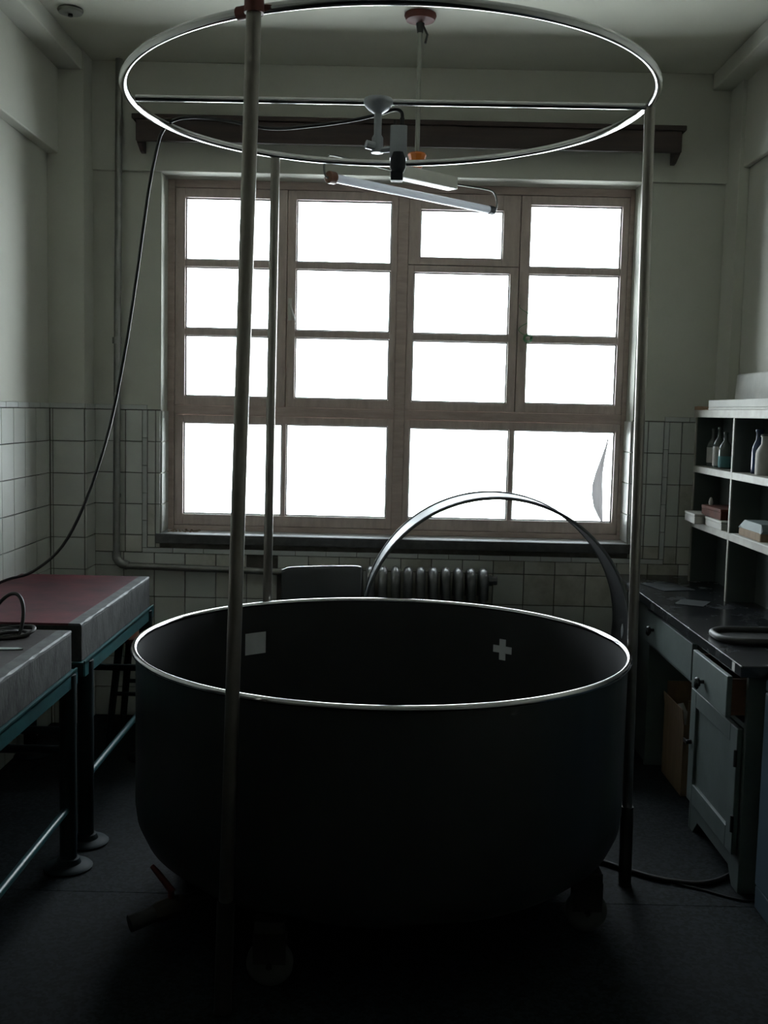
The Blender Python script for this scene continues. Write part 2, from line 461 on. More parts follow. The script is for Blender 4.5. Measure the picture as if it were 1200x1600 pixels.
# leftover row between the strip and the first full course under the window
# dado cap strips
def cap_run(parent, axis, a0, a1, z, fixed, vertical=False):
    n = max(1, round(abs(a1 - a0) / 0.152)); st = (a1 - a0) / n
    for k in range(n):
        c = a0 + st * (k + .5)
        if vertical: tile(parent, 0.023, abs(st) - 0.002, axis, (fixed[0], fixed[1], c), 'cap', 'cap_tile')
        elif axis == 'B': tile(parent, abs(st) - 0.002, 0.023, axis, (c, fixed, z), 'cap', 'cap_tile')
        else: tile(parent, abs(st) - 0.002, 0.023, axis, (fixed, c, z), 'cap', 'cap_tile')
cap_run(wall_back, 'B', -1.435, BX0 + 0.012, DADO + 0.013, YB - 0.004)
cap_run(wall_back, 'B', BX1 - 0.012, XR - 0.05, DADO + 0.013, YB - 0.004)
for fx in (BX0, BX1):
    n = 5; st = (DADO - 0.852) / n
    for k in range(n):
        tile(wall_back, 0.023, st - 0.002, 'B', (fx, YB - 0.004, 0.852 + st * (k + .5)), 'cap', 'cap_tile')
cap_run(wall_back, 'B', BX0 - 0.012, BX1 + 0.012, 0.840, YB - 0.004)
# reveal tiles beside the window
for sx, ax, xx in ((WX0, 'L', WX0 + 0.0005), (WX1, 'R', WX1 - 0.0005)):
    for z1, z0 in zip(zed[:-1], zed[1:]):
        if z1 < 0.95: continue
        lo = max(z0, WZ0 + 0.003)
        tile(wall_back, 0.150, (z1 - lo) - G, ax, (xx, YW + 0.078, (lo + z1) / 2))
# left wall and its pilaster
put('grout_bed', MB().box(XL, YF, 0, XL + 0.0022, 5.128, DADO + .004), 'grout', wall_left)
yed = [5.128 - 0.060 - 0.1465 * k for k in range(0, 30)]
for z1, z0 in zip(zed[:-1], zed[1:]):
    if z0 < zlow: continue
    for y0, y1 in run(2.6, 5.120, yed[::-1]):
        tile(wall_left, (y1 - y0) - G, (z1 - z0) - G, 'L', (XL + 0.0022, (y0 + y1) / 2, (z0 + z1) / 2))
cap_run(wall_left, 'L', 2.6, 5.12, DADO + 0.013, XL + 0.006)
put('grout_bed', MB().box(XL + .006, 5.1258, 0, -1.441, 5.13, DADO + .004).box(-1.443, 5.1258, 0, -1.4388, YW - .002, DADO + .004), 'grout', pil)
for z1, z0 in zip(zed[:-1], zed[1:]):
    if z0 < zlow: continue
    for x0, x1 in run(XL + 0.01, -1.4405, [-1.59]):
        tile(pil, (x1 - x0) - G, (z1 - z0) - G, 'B', ((x0 + x1) / 2, 5.1258, (z0 + z1) / 2))
    tile(pil, 0.155, (z1 - z0) - G, 'L', (-1.4388, 5.206, (z0 + z1) / 2))
tile(pil, 0.165, 0.023, 'B', (-1.521, 5.123, DADO + 0.013), 'cap', 'cap_tile')
tile(pil, 0.155, 0.023, 'L', (-1.436, 5.206, DADO + 0.013), 'cap', 'cap_tile')
# the hole knocked into the wall where tiles are missing
put('broken_plaster', MB().box(-0.69, YW - 0.0032, 0.755, -0.535, YW - 0.002, 0.828).box(-0.535, YW - 0.0032, 0.60, -0.38, YW - 0.002, 0.755), 'hole', wall_back)

# ================================================================== WINDOW
win = bpy.data.objects.new('window_1', None); COL.objects.link(win); struct(win)
win.location = (0.04, 5.46, WZ0); ORG[win.name] = (0.04, 5.46, WZ0)
FY0, FY1 = 5.445, 5.512
b = MB()
for (a0, a1, c0, c1) in ((WX0, -1.062, WZ0, WZ1), (1.156, WX1, WZ0, WZ1), (-.533, -.507, 1.54, WZ1), (.622, .646, 1.54, WZ1), (.01, .098, WZ0, WZ1)):
    b.box(a0, 5.492, c0, a1, FY1, c1)
for (c0, c1) in ((WZ0, .968), (1.498, 1.574), (2.612, WZ1)):
    b.box(WX0, 5.494, c0, WX1, FY1 - .002, c1)
b.box(.098, 5.492, 2.266, .622, FY1 - .004, 2.290)
b.box(WX0, FY0, WZ0, -1.078, FY1, WZ1).box(1.172, FY0, WZ0, WX1, FY1, WZ1)
b.box(-1.078, FY0, 2.628, 1.172, FY1, WZ1).box(-1.078, FY0, WZ0, 1.172, FY1, 0.952)
b.box(0.028, FY0, 0.952, 0.080, FY1, 2.628)
b.box(-1.078, FY0, 1.512, 0.028, FY1, 1.558).box(0.080, FY0, 1.512, 1.172, FY1, 1.558)
put('window_frame', b, 'frame', win, bevel=0.003)
sl_ = put('window_sill', MB().box(WX0, 5.285, WZ0 - 0.046, WX1, FY1 + .04, WZ0), 'sill', win)
put('nosing', MB().box(WX0 - 0.022, 5.268, WZ0 - 0.048, WX1 + 0.022, 5.2848, WZ0 - .001), 'stone', sl_, bevel=0.003)  # front strip of the sill, darker than its top
SY0, SY1 = 5.448, 5.490
def sash(x0, x1, z0, z1, panes, bars):
    """panes: (x0,x1,z0,z1) openings; the sash is the rails and stiles around them"""
    b = MB()
    px0 = min(p[0] for p in panes); px1 = max(p[1] for p in panes); pz0 = min(p[2] for p in panes); pz1 = max(p[3] for p in panes)
    b.box(x0, SY0, z0, px0, SY1, z1).box(px1, SY0, z0, x1, SY1, z1)
    b.box(px0, SY0, z0, px1, SY1, pz0).box(px0, SY0, pz1, px1, SY1, z1)
    s_ = put('sash', b, 'sash', win, bevel=0.002)
    for q in bars:
        put('glazing_bar', MB().box(q[0], SY0 + 0.006, q[2], q[1], SY1 - 0.004, q[3]), 'sash', s_, bevel=0.003)
    for q in panes:
        put('pane', MB().box(q[0], 5.478, q[2], q[1], 5.481, q[3]), 'glass', s_)
        b = MB()
        t_ = 0.006
        b.box(q[0], 5.471, q[2], q[0] + t_, 5.478, q[3]).box(q[1] - t_, 5.471, q[2], q[1], 5.478, q[3])
        b.box(q[0] + t_, 5.471, q[2], q[1] - t_, 5.478, q[2] + t_).box(q[0] + t_, 5.471, q[3] - t_, q[1] - t_, 5.478, q[3])
        put('putty_bead', b, 'putty', s_)
    return s_
def rows3(xa, xb): return ([(xa, xb, 1.605, 1.908), (xa, xb, 1.943, 2.246), (xa, xb, 2.281, 2.582)],
                           [(xa, xb, 1.908, 1.943), (xa, xb, 2.246, 2.281)])
sash(-1.076, -0.522, 1.560, 2.626, *rows3(-1.028, -0.566))
sash(-0.518, 0.026, 1.560, 2.626, *rows3(-0.476, -0.005))
sash(0.636, 1.170, 1.560, 2.626, *rows3(0.683, 1.137))
sash(0.082, 0.632, 1.560, 2.276, [(0.113, 0.590, 1.602, 1.906), (0.113, 0.590, 1.942, 2.243)], [(0.113, 0.590, 1.906, 1.942)])
sash(0.082, 0.632, 2.279, 2.626, [(0.139, 0.549, 2.315, 2.549)], [])
sash(-1.076, 0.026, 0.954, 1.510, [(-1.034, -0.537, 1.008, 1.472), (-0.514, -0.003, 1.008, 1.472)], [(-0.537, -0.514, 1.008, 1.472)])
sash(0.082, 1.170, 0.954, 1.510, [(0.109, 0.612, 1.012, 1.470), (0.636, 1.146, 1.012, 1.470)], [(0.612, 0.636, 1.012, 1.470)])
# stay / latches
put('latch', MB().box(-0.512, 5.444, 1.99, -0.494, 5.450, 2.10).cyl((-0.503, 5.456, 2.07), (-0.503, 5.43, 2.07), 0.006).cyl((-0.503, 5.434, 2.07), (-0.478, 5.434, 1.99), 0.006), 'whitemetal', win, smooth=40)
put('latch', MB().box(0.650, 5.444, 1.86, 0.668, 5.450, 1.97).cyl((0.659, 5.456, 1.93), (0.659, 5.43, 1.93), 0.006).cyl((0.659, 5.434, 1.93), (0.690, 5.434, 1.925), 0.006), 'frame', win, smooth=40)

# green string wound round the latch
pts = []
for k in range(46):
    a = k * 0.75; r_ = 0.018 + 0.006 * math.sin(k * 1.7)
    pts.append((0.685 + r_ * math.cos(a), 5.420 + 0.006 * math.sin(k * 0.9), 1.927 + r_ * math.sin(a)))
for k in range(1, 22):
    a = k * 0.30
    pts.append((0.672 - 0.034 * math.sin(a * 1.3), 5.424, 1.94 + 0.0072 * k))
tag(put('string', MB().tube(catmull(pts, 2), 0.0015, 5), 'green', smooth=60, org=(0.685, 5.392, 1.93)),
    'loose green string tangled on the latch of the right window sash', 'string')
# torn film on the right-hand lower pane: a long curling flap
film_edge = [(1.455, 1.118, 0.004), (1.40, 1.108, .010), (1.33, 1.092, .022), (1.26, 1.078, .038), (1.20, 1.072, .052), (1.15, 1.074, .056), (1.09, 1.080, .046), (1.04, 1.094, .025), (1.015, 1.100, .008)]
rs = []
for z, xm, wd in film_edge:
    rs.append([(xm - wd * .55 + t * wd, 5.468 - 0.030 * math.sin(t * math.pi) * (wd / .056), z) for t in (0, .25, .5, .75, 1)])
rr_ = [r + [(p[0], p[1] + 0.0012, p[2]) for p in r[::-1]] for r in rs]
tag(put('film', MB().rings(rr_), 'film', smooth=60, org=(1.09, 5.45, 1.015)), 'torn white plastic film curling off the lower right window pane', 'film')
# crumbled plaster on the sill
b = MB()
for k in range(46):
    x_, y_ = random.uniform(-1.09, -0.94), random.uniform(5.355, 5.438)
    r_ = random.uniform(0.003, 0.009)
    b.lathe([(r_ * .7, 0), (r_, r_ * .4), (r_ * .5, r_ * .9)], (x_, y_, WZ0), 5)
o = tag(put('debris', b, 'debris', org=(-1.02, 5.41, WZ0)), 'brown crumbs of plaster at the left end of the window sill', 'debris')
o['kind'] = 'stuff'

# pelmet above the window
pm = thing('curtain_pelmet', 'long dark brown wooden pelmet board above the window', 'pelmet', (0.06, 5.2, 2.78))
put('front_board', MB().box(-1.205, 5.150, 2.778, 1.335, 5.172, 2.875), 'pelmet', pm, bevel=0.003)
put('top_board', MB().box(-1.222, 5.136, 2.875, 1.352, 5.271, 2.898), 'pelmet', pm, bevel=0.004)
for xx in (-1.205, 1.313):
    put('bracket', MB().prism([(5.172, 2.875), (5.271, 2.875), (5.271, 2.745), (5.240, 2.748), (5.172, 2.775)],
        lambda p, xx=xx: (xx, p[0], p[1]), lambda p, xx=xx: (xx + 0.022, p[0], p[1])), 'pelmet', pm, bevel=0.002)

# heating pipe
hp = thing('heating_pipe', 'grey heating pipe running down the wall left of the window and along below it', 'pipe', (-1.317, 5.25, 0.76))
PY = 5.245
path = [(-1.306, PY, 3.172), (-1.310, PY, 2.4), (-1.316, PY, 1.6), (-1.319, PY, 0.82)]
cr = [(-1.319 + 0.045 - 0.045 * math.cos(a), PY, 0.82 - 0.045 * math.sin(a) - 0.005) for a in (0.3, 0.8, 1.2, 1.57)]
put('riser', MB().tube(path, 0.0165, 14), 'galv', hp, smooth=50)
put('branch', MB().tube([(-1.275, PY, 0.766), (-0.5, PY, 0.752), (-0.33, PY, 0.748)], 0.0165, 14), 'galv', hp, smooth=50)
put('elbow', MB().tube([(-1.319, PY, 0.835), (-1.319, PY, 0.81)] + cr + [(-1.262, PY, 0.7655)], 0.022, 14), 'galv', hp, smooth=50)
put('coupling', MB().cyl((-1.3165, PY, 1.845), (-1.3165, PY, 1.875), 0.022, n=16), 'galv', hp, smooth=40)
for zz in (2.9, 2.2, 1.1):
    put('clip', MB().box(-1.322, PY + .01, zz, -1.306, YW - (0.022 if zz > 2.667 else 0), zz + 0.018), 'galv', hp)

# radiator: cast-iron sections
rd = thing('radiator', 'silver cast iron radiator under the window', 'radiator', (0.06, 5.17, 0))
for k in range(14):
    xx = -0.310 + 0.0605 * k
    b = MB()
    b.tube([(xx, 5.12, 0.10), (xx, 5.12, 0.70)], 0.016, 10)
    b.tube([(xx, 5.215, 0.10), (xx, 5.215, 0.70)], 0.016, 10)
    b.tube(catmull([(xx, 5.105, 0.66), (xx, 5.105, 0.735), (xx, 5.135, 0.776), (xx, 5.20, 0.776), (xx, 5.23, 0.735), (xx, 5.23, 0.66)], 4), 0.0235, 10)
    b.tube(catmull([(xx, 5.105, 0.14), (xx, 5.105, 0.085), (xx, 5.135, 0.06), (xx, 5.20, 0.06), (xx, 5.23, 0.085), (xx, 5.23, 0.14)], 4), 0.0235, 10)
    put('section', b, 'silver', rd, smooth=60)
put('end_plug', MB().cyl((0.48, 5.168, 0.745), (0.545, 5.168, 0.745), 0.02, n=8).cyl((0.505, 5.168, 0.745), (0.52, 5.168, 0.745), 0.028, n=6), 'silver', rd)
for xx in (-0.25, 0.42):
    put('foot', MB().prism([(-.03, 0), (.03, 0), (.018, .07), (-.018, .07)], lambda p, xx=xx: (xx + p[0], 5.10, p[1]), lambda p, xx=xx: (xx + p[0], 5.24, p[1])), 'silver', rd)

# ================================================================== TANK
TX, TY, TR = -0.003, 3.417, 0.778
tank = thing('maze_tank', 'large round black metal water tank on casters in the middle of the room', 'tank', (TX, TY, 0))
prof = [(0.02, 0.165), (0.50, 0.165), (0.62, 0.172), (0.700, 0.197), (0.745, 0.235), (0.768, 0.285), (0.774, 0.33), (TR - .004, 0.50), (TR - .004, 0.805)]
inner = [(TR - .0075, 0.805), (TR - .0075, 0.50), (0.770, 0.33), (0.764, 0.288), (0.741, 0.239), (0.697, 0.201), (0.62, 0.176), (0.50, 0.169), (0.02, 0.169)]
sh = put('shell', MB().lathe(prof + [(TR - .0055, .806)], (TX, TY, 0), 128, c1=False), 'tub', tank, smooth=40)
put('lining', MB().lathe(inner, (TX, TY, 0), 128, c0=False), 'tubin', tank, smooth=40)
rr = []
put('rim', MB().tube([(TX + TR * math.cos(a), TY + TR * math.sin(a), 0.808) for a in [2 * math.pi * k / 160 for k in range(160)]], 0.0100, 12, loop=True), 'steel', tank, smooth=70)
def patch(a0, a1, z0, z1, n=6):
    """a thin curved rectangle on the inner wall of the tank"""
    r0, r1 = TR - 0.0074, TR - 0.0092
    rs = []
    for k in range(n + 1):
        a = a0 + (a1 - a0) * k / n
        c, s = math.cos(a), math.sin(a)
        rs.append([(TX + r0 * c, TY + r0 * s, z0), (TX + r0 * c, TY + r0 * s, z1), (TX + r1 * c, TY + r1 * s, z1), (TX + r1 * c, TY + r1 * s, z0)])
    return rs
import_angle = lambda X: math.acos(max(-1, min(1, (X - TX) / (TR - .008))))
aS0, aS1 = import_angle(-0.448), import_angle(-0.518)
put('square_marker', MB().rings(patch(aS0, aS1, 0.622, 0.704)), 'marker', tank)['label'] = 'white square marker on the inner wall'
aC = import_angle(0.455)
hw = 0.0135 / 0.77
b = MB().rings(patch(aC - hw, aC + hw, 0.617, 0.697, 3))
b.rings(patch(aC - 0.052, aC - hw, 0.644, 0.671, 3)).rings(patch(aC + hw, aC + 0.052, 0.644, 0.671, 3))
put('cross_marker', b, 'marker', tank)['label'] = 'white plus-shaped marker on the inner wall'
for a in (246, 336, 66, 156):
    ca, sa = math.cos(math.radians(a)), math.sin(math.radians(a))
    cx_, cy_ = TX + 0.695 * ca, TY + 0.695 * sa
    cs = put('caster', MB().box(cx_ - .04, cy_ - .035, 0.158, cx_ + .04, cy_ + .035, 0.192).box(cx_ - .045, cy_ - .022, 0.066, cx_ + .045, cy_ - .018, 0.158)
        .box(cx_ - .045, cy_ + .018, 0.066, cx_ + .045, cy_ + .022, 0.158).box(cx_ - .045, cy_ - .022, 0.134, cx_ + .045, cy_ + .022, 0.142), 'blackmetal', tank, bevel=0.002)
    put('wheel', MB().lathe([(.012, -.016), (.045, -.016), (.058, -.015), (.063, -.009), (.063, .009), (.058, .015), (.045, .016), (.012, .016)], (cx_, cy_, 0.063), 28, (0, 1, 0)), 'tyre', cs, smooth=50)
    put('axle', MB().cyl((cx_, cy_ - .03, .063), (cx_, cy_ + .03, .063), .008, n=10), 'steel', cs, smooth=40)
# drain pipe with lever valve
P0, P1 = Vector((-0.700, 2.928, 0.088)), Vector((-0.470, 3.070, 0.130))
d = (P1 - P0).normalized()
dp = put('drain_pipe', MB().tube([P0, P0 + d * 0.09], 0.024, 18).tube([P0 + d * .004, P1 + d * .10], 0.021, 18), 'blackmetal', tank, smooth=40)
put('valve_body', MB().tube([P0 + d * .075, P0 + d * .09, P0 + d * .12, P0 + d * .15, P0 + d * .165], [.026, .031, .033, .031, .026], 8), 'brass', dp)
q = P0 + d * 0.125
put('valve_handle', MB().cyl(q + Vector((0, 0, .028)), q + Vector((0, 0, .052)), .009).tube([q + Vector((0.005, 0, .048)), q + Vector((-.012, .01, .062)), q + Vector((-.045, .02, .098)), q + Vector((-.062, .028, .112))], [.010, .010, .009, .007], 8), 'redcap', dp, smooth=50)

# ================================================================== OVERHEAD FRAME
fr = thing('ring_gantry', 'tall steel gantry of three posts and a ring standing round the black tank', 'gantry', (-0.015, 3.417, 0))
RX, RY, RZ, RR = -0.0154, 3.4169, 2.4989, 0.7994
rz = lambda x_, y_: RZ + 0.0161 * (x_ - RX) - 0.0091 * (y_ - RY)
def rp(a, r=RR):
    x_, y_ = RX + r * math.cos(a), RY + r * math.sin(a)
    return (x_, y_, rz(x_, y_))
put('ring', MB().tube([rp(2 * math.pi * k / 160) for k in range(160)], 0.0125, 12, loop=True), 'steel', fr, smooth=70)
put('crossbar', MB().cyl((-0.80, 3.417, 2.492), (0.782, 3.437, 2.505), 0.0095, n=14), 'steel', fr, smooth=60)
def post(top, bot, r, sleeve):
    top, bot = Vector(top), Vector(bot)
    p = put('post', MB().tube([top, bot], r, 18), 'oldsteel', fr, smooth=60)
    d = (bot - top).normalized()
    t0 = top + d * ((top.z - sleeve[1]) / -d.z)
    t1 = top + d * ((top.z - sleeve[0]) / -d.z)
    put('foot_sleeve', MB().tube([t0, t1], r * 1.28, 14).tube([t1, t1 + Vector((0, 0, -.006))], r * 1.35, 14), 'blackmetal', p, smooth=40)
    # strap that clamps the post to the tank wall
    return p
p1 = post((0.787, 3.440, 2.502), (0.822, 3.458, 0.0), 0.0165, (0.006, 0.27))
p2 = post((-0.441, 4.105, 2.49), (-0.458, 4.135, 0.0), 0.0170, (0.006, 0.27))
p3 = post((-0.340, 2.652, 2.51), (-0.391, 2.640, 0.0), 0.0180, (0.006, 0.30))
put('tape_wrap', MB().cyl((-0.340, 2.652, 2.482), (-0.340, 2.652, 2.522), 0.0235, n=18).tube([rp(a) for a in (4.23, 4.27, 4.31)], 0.016, 12), 'redcap', fr, smooth=40)['label'] = 'red-brown tape wrapped round the ring joint'

# overhead camera
oc = thing('overhead_camera', 'small grey box camera hanging from the crossbar under the steel ring', 'camera', (-0.05, 3.425, 2.49))
put('mount_disc', MB().lathe([(0.010, 0.012), (0.043, 0.012), (0.047, 0.004), (0.046, -0.004), (0.032, -0.020), (0.014, -0.032), (0.010, -0.034)], (-0.053, 3.427, 2.496), 28), 'camgrey', oc, smooth=50)
put('mount_stem', MB().tube([(-0.053, 3.427, 2.468), (-0.053, 3.427, 2.40), (-0.053, 3.427, 2.39), (-0.053, 3.427, 2.345)], [.012, .012, .018, .019], 14), 'camgrey', oc, smooth=40)
put('knob', MB().cyl((-0.062, 3.415, 2.362), (-0.088, 3.405, 2.366), .013, n=10), 'camgrey', oc, smooth=30)
put('knob', MB().cyl((-0.045, 3.42, 2.352), (-0.012, 3.42, 2.356), .009, n=10), 'camgrey', oc, smooth=30)
put('camera_body', MB().box(-0.014, 3.398, 2.325, 0.038, 3.450, 2.425), 'camgrey', oc, bevel=0.004)
put('lens', MB().lathe([(.004, 0.012), (.016, 0.01), (.024, -.01), (.025, -.035), (.019, -.05), (.017, -.052)], (0.012, 3.405, 2.335), 20, (0, -.12, 1)), 'lens', oc, smooth=40)
put('lens_hood', MB().box(-0.010, 3.393, 2.258, 0.028, 3.43, 2.286), 'lens', oc, bevel=0.003)
put('cable_plug', MB().cyl((0.022, 3.425, 2.425), (0.022, 3.425, 2.452), .007).cyl((0.0, 3.425, 2.425), (0.0, 3.425, 2.445), .005), 'blackmetal', oc, smooth=40)
pts = [(0.022, 3.425, 2.44), (0.020, 3.427, 2.468), (0.000, 3.43, 2.478), (-0.04, 3.46, 2.474), (-0.13, 3.50, 2.462), (-0.26, 3.54, 2.452), (-0.40, 3.60, 2.455), (-0.54, 3.66, 2.490), (-0.66, 3.70, 2.512),
       (-0.745, 3.73, 2.508), (-0.785, 3.745, 2.475), (-0.805, 3.75, 2.42), (-0.832, 3.76, 2.30), (-0.855, 3.77, 2.16), (-0.885, 3.79, 1.98), (-0.925, 3.80, 1.74), (-0.985, 3.82, 1.47), (-1.07, 3.84, 1.22), (-1.165, 3.86, 1.04), (-1.28, 3.88, 0.94), (-1.38, 3.89, 0.905), (-1.47, 3.86, 0.86), (-1.52, 3.80, 0.8095), (-1.53, 3.72, 0.8085)]
tag(put('camera_cable', MB().tube(catmull(pts, 5), 0.0055, 8), 'cable', smooth=70, org=(-1.53, 3.72, 0.80)), 'thin black cable drooping from the overhead camera down to the left bench', 'cable')

# ================================================================== HANGING STRIP LIGHT
LX, LY = 0.094, 4.585
sl = thing('strip_light', 'fluorescent strip light hanging on a rod from a red ceiling rose', 'light', (LX, LY, ZC))
put('ceiling_rose', MB().lathe([(.005, 0), (.064, 0), (.066, -.008), (.058, -.026), (.030, -.036), (.012, -.038)], (LX, LY, ZC), 30), 'redcap', sl, smooth=45)
put('rod', MB().cyl((LX, LY, ZC - .03), (LX, LY, 2.565), .0095, n=12), 'rod', sl, smooth=50)
put('rod_clip', MB().cyl((LX, LY, ZC - .037), (LX, LY, ZC - .075), .018, .012, n=12).tube([(LX + .012, LY - .01, ZC - .05), (LX + .03, LY - .012, ZC - .085), (LX + .022, LY - .012, ZC - .12)], .005, 6), 'blackmetal', sl, smooth=50)
put('orange_cup', MB().lathe([(.010, .022), (.034, .022), (.040, .014), (.036, .004), (.024, -.03), (.022, -.038), (.010, -.038)], (LX, LY, 2.595), 10), 'orange', sl, smooth=30)
ld = Vector((0.655, 0.58, 0)).normalized(); ln = Vector((-ld.y, ld.x, 0))
LC = Vector((0.095, 4.545, 2.44))
bc = Vector((LX, LY, 2.525)) + ld * 0.045
put('ballast', MB().obox(bc, ld, ln, (0, 0, 1), 0.17, 0.030, 0.026), 'whitemetal', sl, bevel=0.006)
for s in (-1, 1):
    st = bc + ld * s * 0.165
    e_ = LC + ld * s * 0.438
    top = e_ + Vector((0, 0, 0.085)) + ld * s * 0.01
    put('wire_arm', MB().tube(catmull([st, top - ld * s * .03, top + ld * s * .02 + Vector((0, 0, -.012)), e_ + ld * s * .046 + Vector((0, 0, .035)), e_ + ld * s * .036, e_ + ld * s * .012], 6), 0.0042, 8), 'wire', sl, smooth=60)
    put('lampholder', MB().cyl(e_ - ld * s * .008, e_ + ld * s * .026, .024 if s < 0 else .019, n=14), 'tubecap' if s < 0 else 'greycap', sl, smooth=40, bevel=0.003)
put('lamp_tube', MB().cyl(LC - ld * 0.43, LC + ld * 0.43, 0.0165, n=20), 'lampglass', sl, smooth=60)

cr_ = thing('ceiling_plate', 'dark round plate on the ceiling above the left bench', 'plate', (-1.350, 4.615, ZC))
put('plate', MB().lathe([(.005, 0), (.050, 0), (.053, -.006), (.048, -.016), (.010, -.020)], (-1.350, 4.615, ZC), 28), 'rod', cr_, smooth=45)
put('cable_stub', MB().cyl((-1.350, 4.615, ZC - .019), (-1.350, 4.615, ZC - .030), .010, n=10), 'blackmetal', cr_, smooth=40)

# ================================================================== LEFT BENCHES
def bench(name, label, y0, y1, top, legs_y, rod_z):
    t = thing(name, label, 'bench', (-1.32, (y0 + y1) / 2, 0), 'stone benches along the left wall')
    xe = -1.037
    sb = put('slab', MB().box(XL + .010, y0, 0.666, xe, y1, 0.792), 'slab', t, bevel=0.004)
    put('top_coat', MB().box(XL + .010, y0, 0.792, xe - 0.045, y1, 0.800), top, t, bevel=0.001)
    # the chipped front edge, paler than the slab
    n = 26; rs = []
    random.seed(int(y0 * 100))
    for k in range(n + 1):
        y_ = y0 + (y1 - y0) * k / n
        c = random.uniform(0.001, 0.007)
        rs.append([(xe - 0.045, y_, 0.792), (xe - 0.045, y_, 0.8), (xe - c, y_, 0.8), (xe, y_, 0.8 - c), (xe, y_, 0.792)])
    put('edge_strip', MB().rings(rs), 'edge', t)
    # angle-iron frame
    b = MB()
    for xx, s in ((xe + 0.016, -1), (XL + 0.02, 1)):
        b.box(xx, y0 - .012, 0.618, xx + s * 0.006, y1 + .012, 0.672)
        b.box(xx, y0 - .012, 0.660, xx + s * 0.045, y1 + .012, 0.666)
    fm = put('angle_frame', b, 'teal', t)
    for yy in (y0 - .012, y1 + .006):
        put('end_rail', MB().box(XL + .03, yy, 0.618, xe + 0.010, yy + .006, 0.664), 'darkpipe', t)
    for yy in legs_y:
        for xx in (xe - .002, XL + 0.065):
            lg = put('leg', MB().cyl((xx, yy, 0.018), (xx, yy, 0.660), 0.028, n=18), 'darkpipe', t, smooth=50)
            put('foot_flange', MB().lathe([(.02, 0), (.078, 0), (.080, .006), (.074, .012), (.042, .018), (.036, .034), (.029, .036)], (xx, yy, 0), 24), 'darkpipe', lg, smooth=35)
        put('crossbar', MB().cyl((xe - .002, yy, 0.405), (XL + 0.065, yy, 0.405), 0.015, n=12), 'darkpipe', t, smooth=50)
    put('stretcher', MB().cyl((xe - .004, legs_y[0], rod_z), (xe - .004, legs_y[1], rod_z), 0.0125, n=12), 'teal', t, smooth=60)
    return t
bench('stone_bench', 'thick stone bench with a red top beside the left wall, the farther one', 3.645, 4.705, 'redtop', (3.700, 4.640), 0.235)
bench('stone_bench', 'thick stone bench with a grey top at the left edge, the nearer one', 2.30, 3.530, 'slabtop', (3.490, 2.36), 0.205)

# coil of cable on the near bench
def loop(c, r, tilt, lift, ph, ztab=0.805):
    pts = []
    for k in range(40):
        a = 2 * math.pi * k / 40 + ph
        x_ = c[0] + r[0] * math.cos(a); y_ = c[1] + r[1] * math.sin(a)
        z_ = ztab + lift * max(0.0, math.sin(a + tilt)) ** 1.3
        pts.append((x_, y_, z_))
    return pts
pts = []
for c, r, ti, li in (((-1.235, 3.420), (.090, .060), 0.2, 0.004), ((-1.225, 3.430), (.095, .066), 1.0, 0.018), ((-1.255, 3.415), (.075, .055), 2.2, 0.016), ((-1.245, 3.430), (.080, .050), 0.5, 0.125), ((-1.30, 3.41), (.085, .05), 3.1, 0.02)):
    pts += loop(c, r, ti, li, 3.6)
tag(put('coiled_cable', MB().tube(catmull(pts, 2), 0.0062, 8), 'cable', smooth=70, org=(-1.24, 3.42, 0.80)), 'glossy black coiled cable lying on the nearer grey bench', 'cable')
tag(put('plastic_strip', MB().prism([(-1.26, 3.205), (-1.12, 3.222), (-1.098, 3.233), (-1.118, 3.246), (-1.265, 3.236)], lambda p: (p[0], p[1], 0.8002), lambda p: (p[0], p[1], 0.804)), 'strip', org=(-1.18, 3.22, .8), bevel=.001),
    'narrow pale plastic strip lying on the nearer grey bench', 'strip')

# stool behind the far bench
so = thing('wooden_stool', 'red-brown wooden stool half hidden between the bench and the tank', 'stool', (-1.10, 4.93, 0))
put('seat', MB().lathe([(.01, .508), (.155, .508), (.165, .500), (.165, .486), (.155, .478), (.01, .478)], (-1.10, 4.93, 0), 26), 'seatwood', so, smooth=45)
for sx in (-1, 1):
    for sy in (-1, 1):
        put('leg', MB().tube([(-1.10 + sx * .10, 4.93 + sy * .10, .478), (-1.10 + sx * .145, 4.93 + sy * .135, 0)], [.018, .015], 8), 'darkpipe', so)
for sy in (-1, 1):
    put('stretcher', MB().cyl((-1.10 - .122, 4.93 + sy * .118, .24), (-1.10 + .122, 4.93 + sy * .118, .24), .010, n=8), 'darkpipe', so)

# ================================================================== CHAIR BEHIND THE TANK
ch = thing('office_chair', 'dark padded chair between the tank and the radiator', 'chair', (-0.265, 4.62, 0))
n = 14; rs = []
for k in range(n + 1):
    u = k / n
    xx = -0.435 + 0.335 * u
    bow = 0.030 * math.sin(math.pi * u)
    zt = 0.884 + 0.014 * u * u - 0.012 * math.exp(-u * 22) - 0.006 * math.exp(-(1 - u) * 26)
    zb = 0.56
    rs.append([(xx, 4.50 + bow, zb + .02), (xx, 4.49 + bow, (zb + zt) / 2), (xx, 4.50 + bow, zt - .012), (xx, 4.512 + bow, zt), (xx, 4.530 + bow, zt), (xx, 4.54 + bow, zt - .012), (xx, 4.53 + bow, (zb + zt) / 2), (xx, 4.54 + bow, zb)])
put('backrest', MB().rings(rs), 'chair', ch, smooth=45)
put('seat', MB().box(-0.470, 4.55, 0.43, -0.118, 4.94, 0.485), 'chair', ch, bevel=0.02, seg=3)
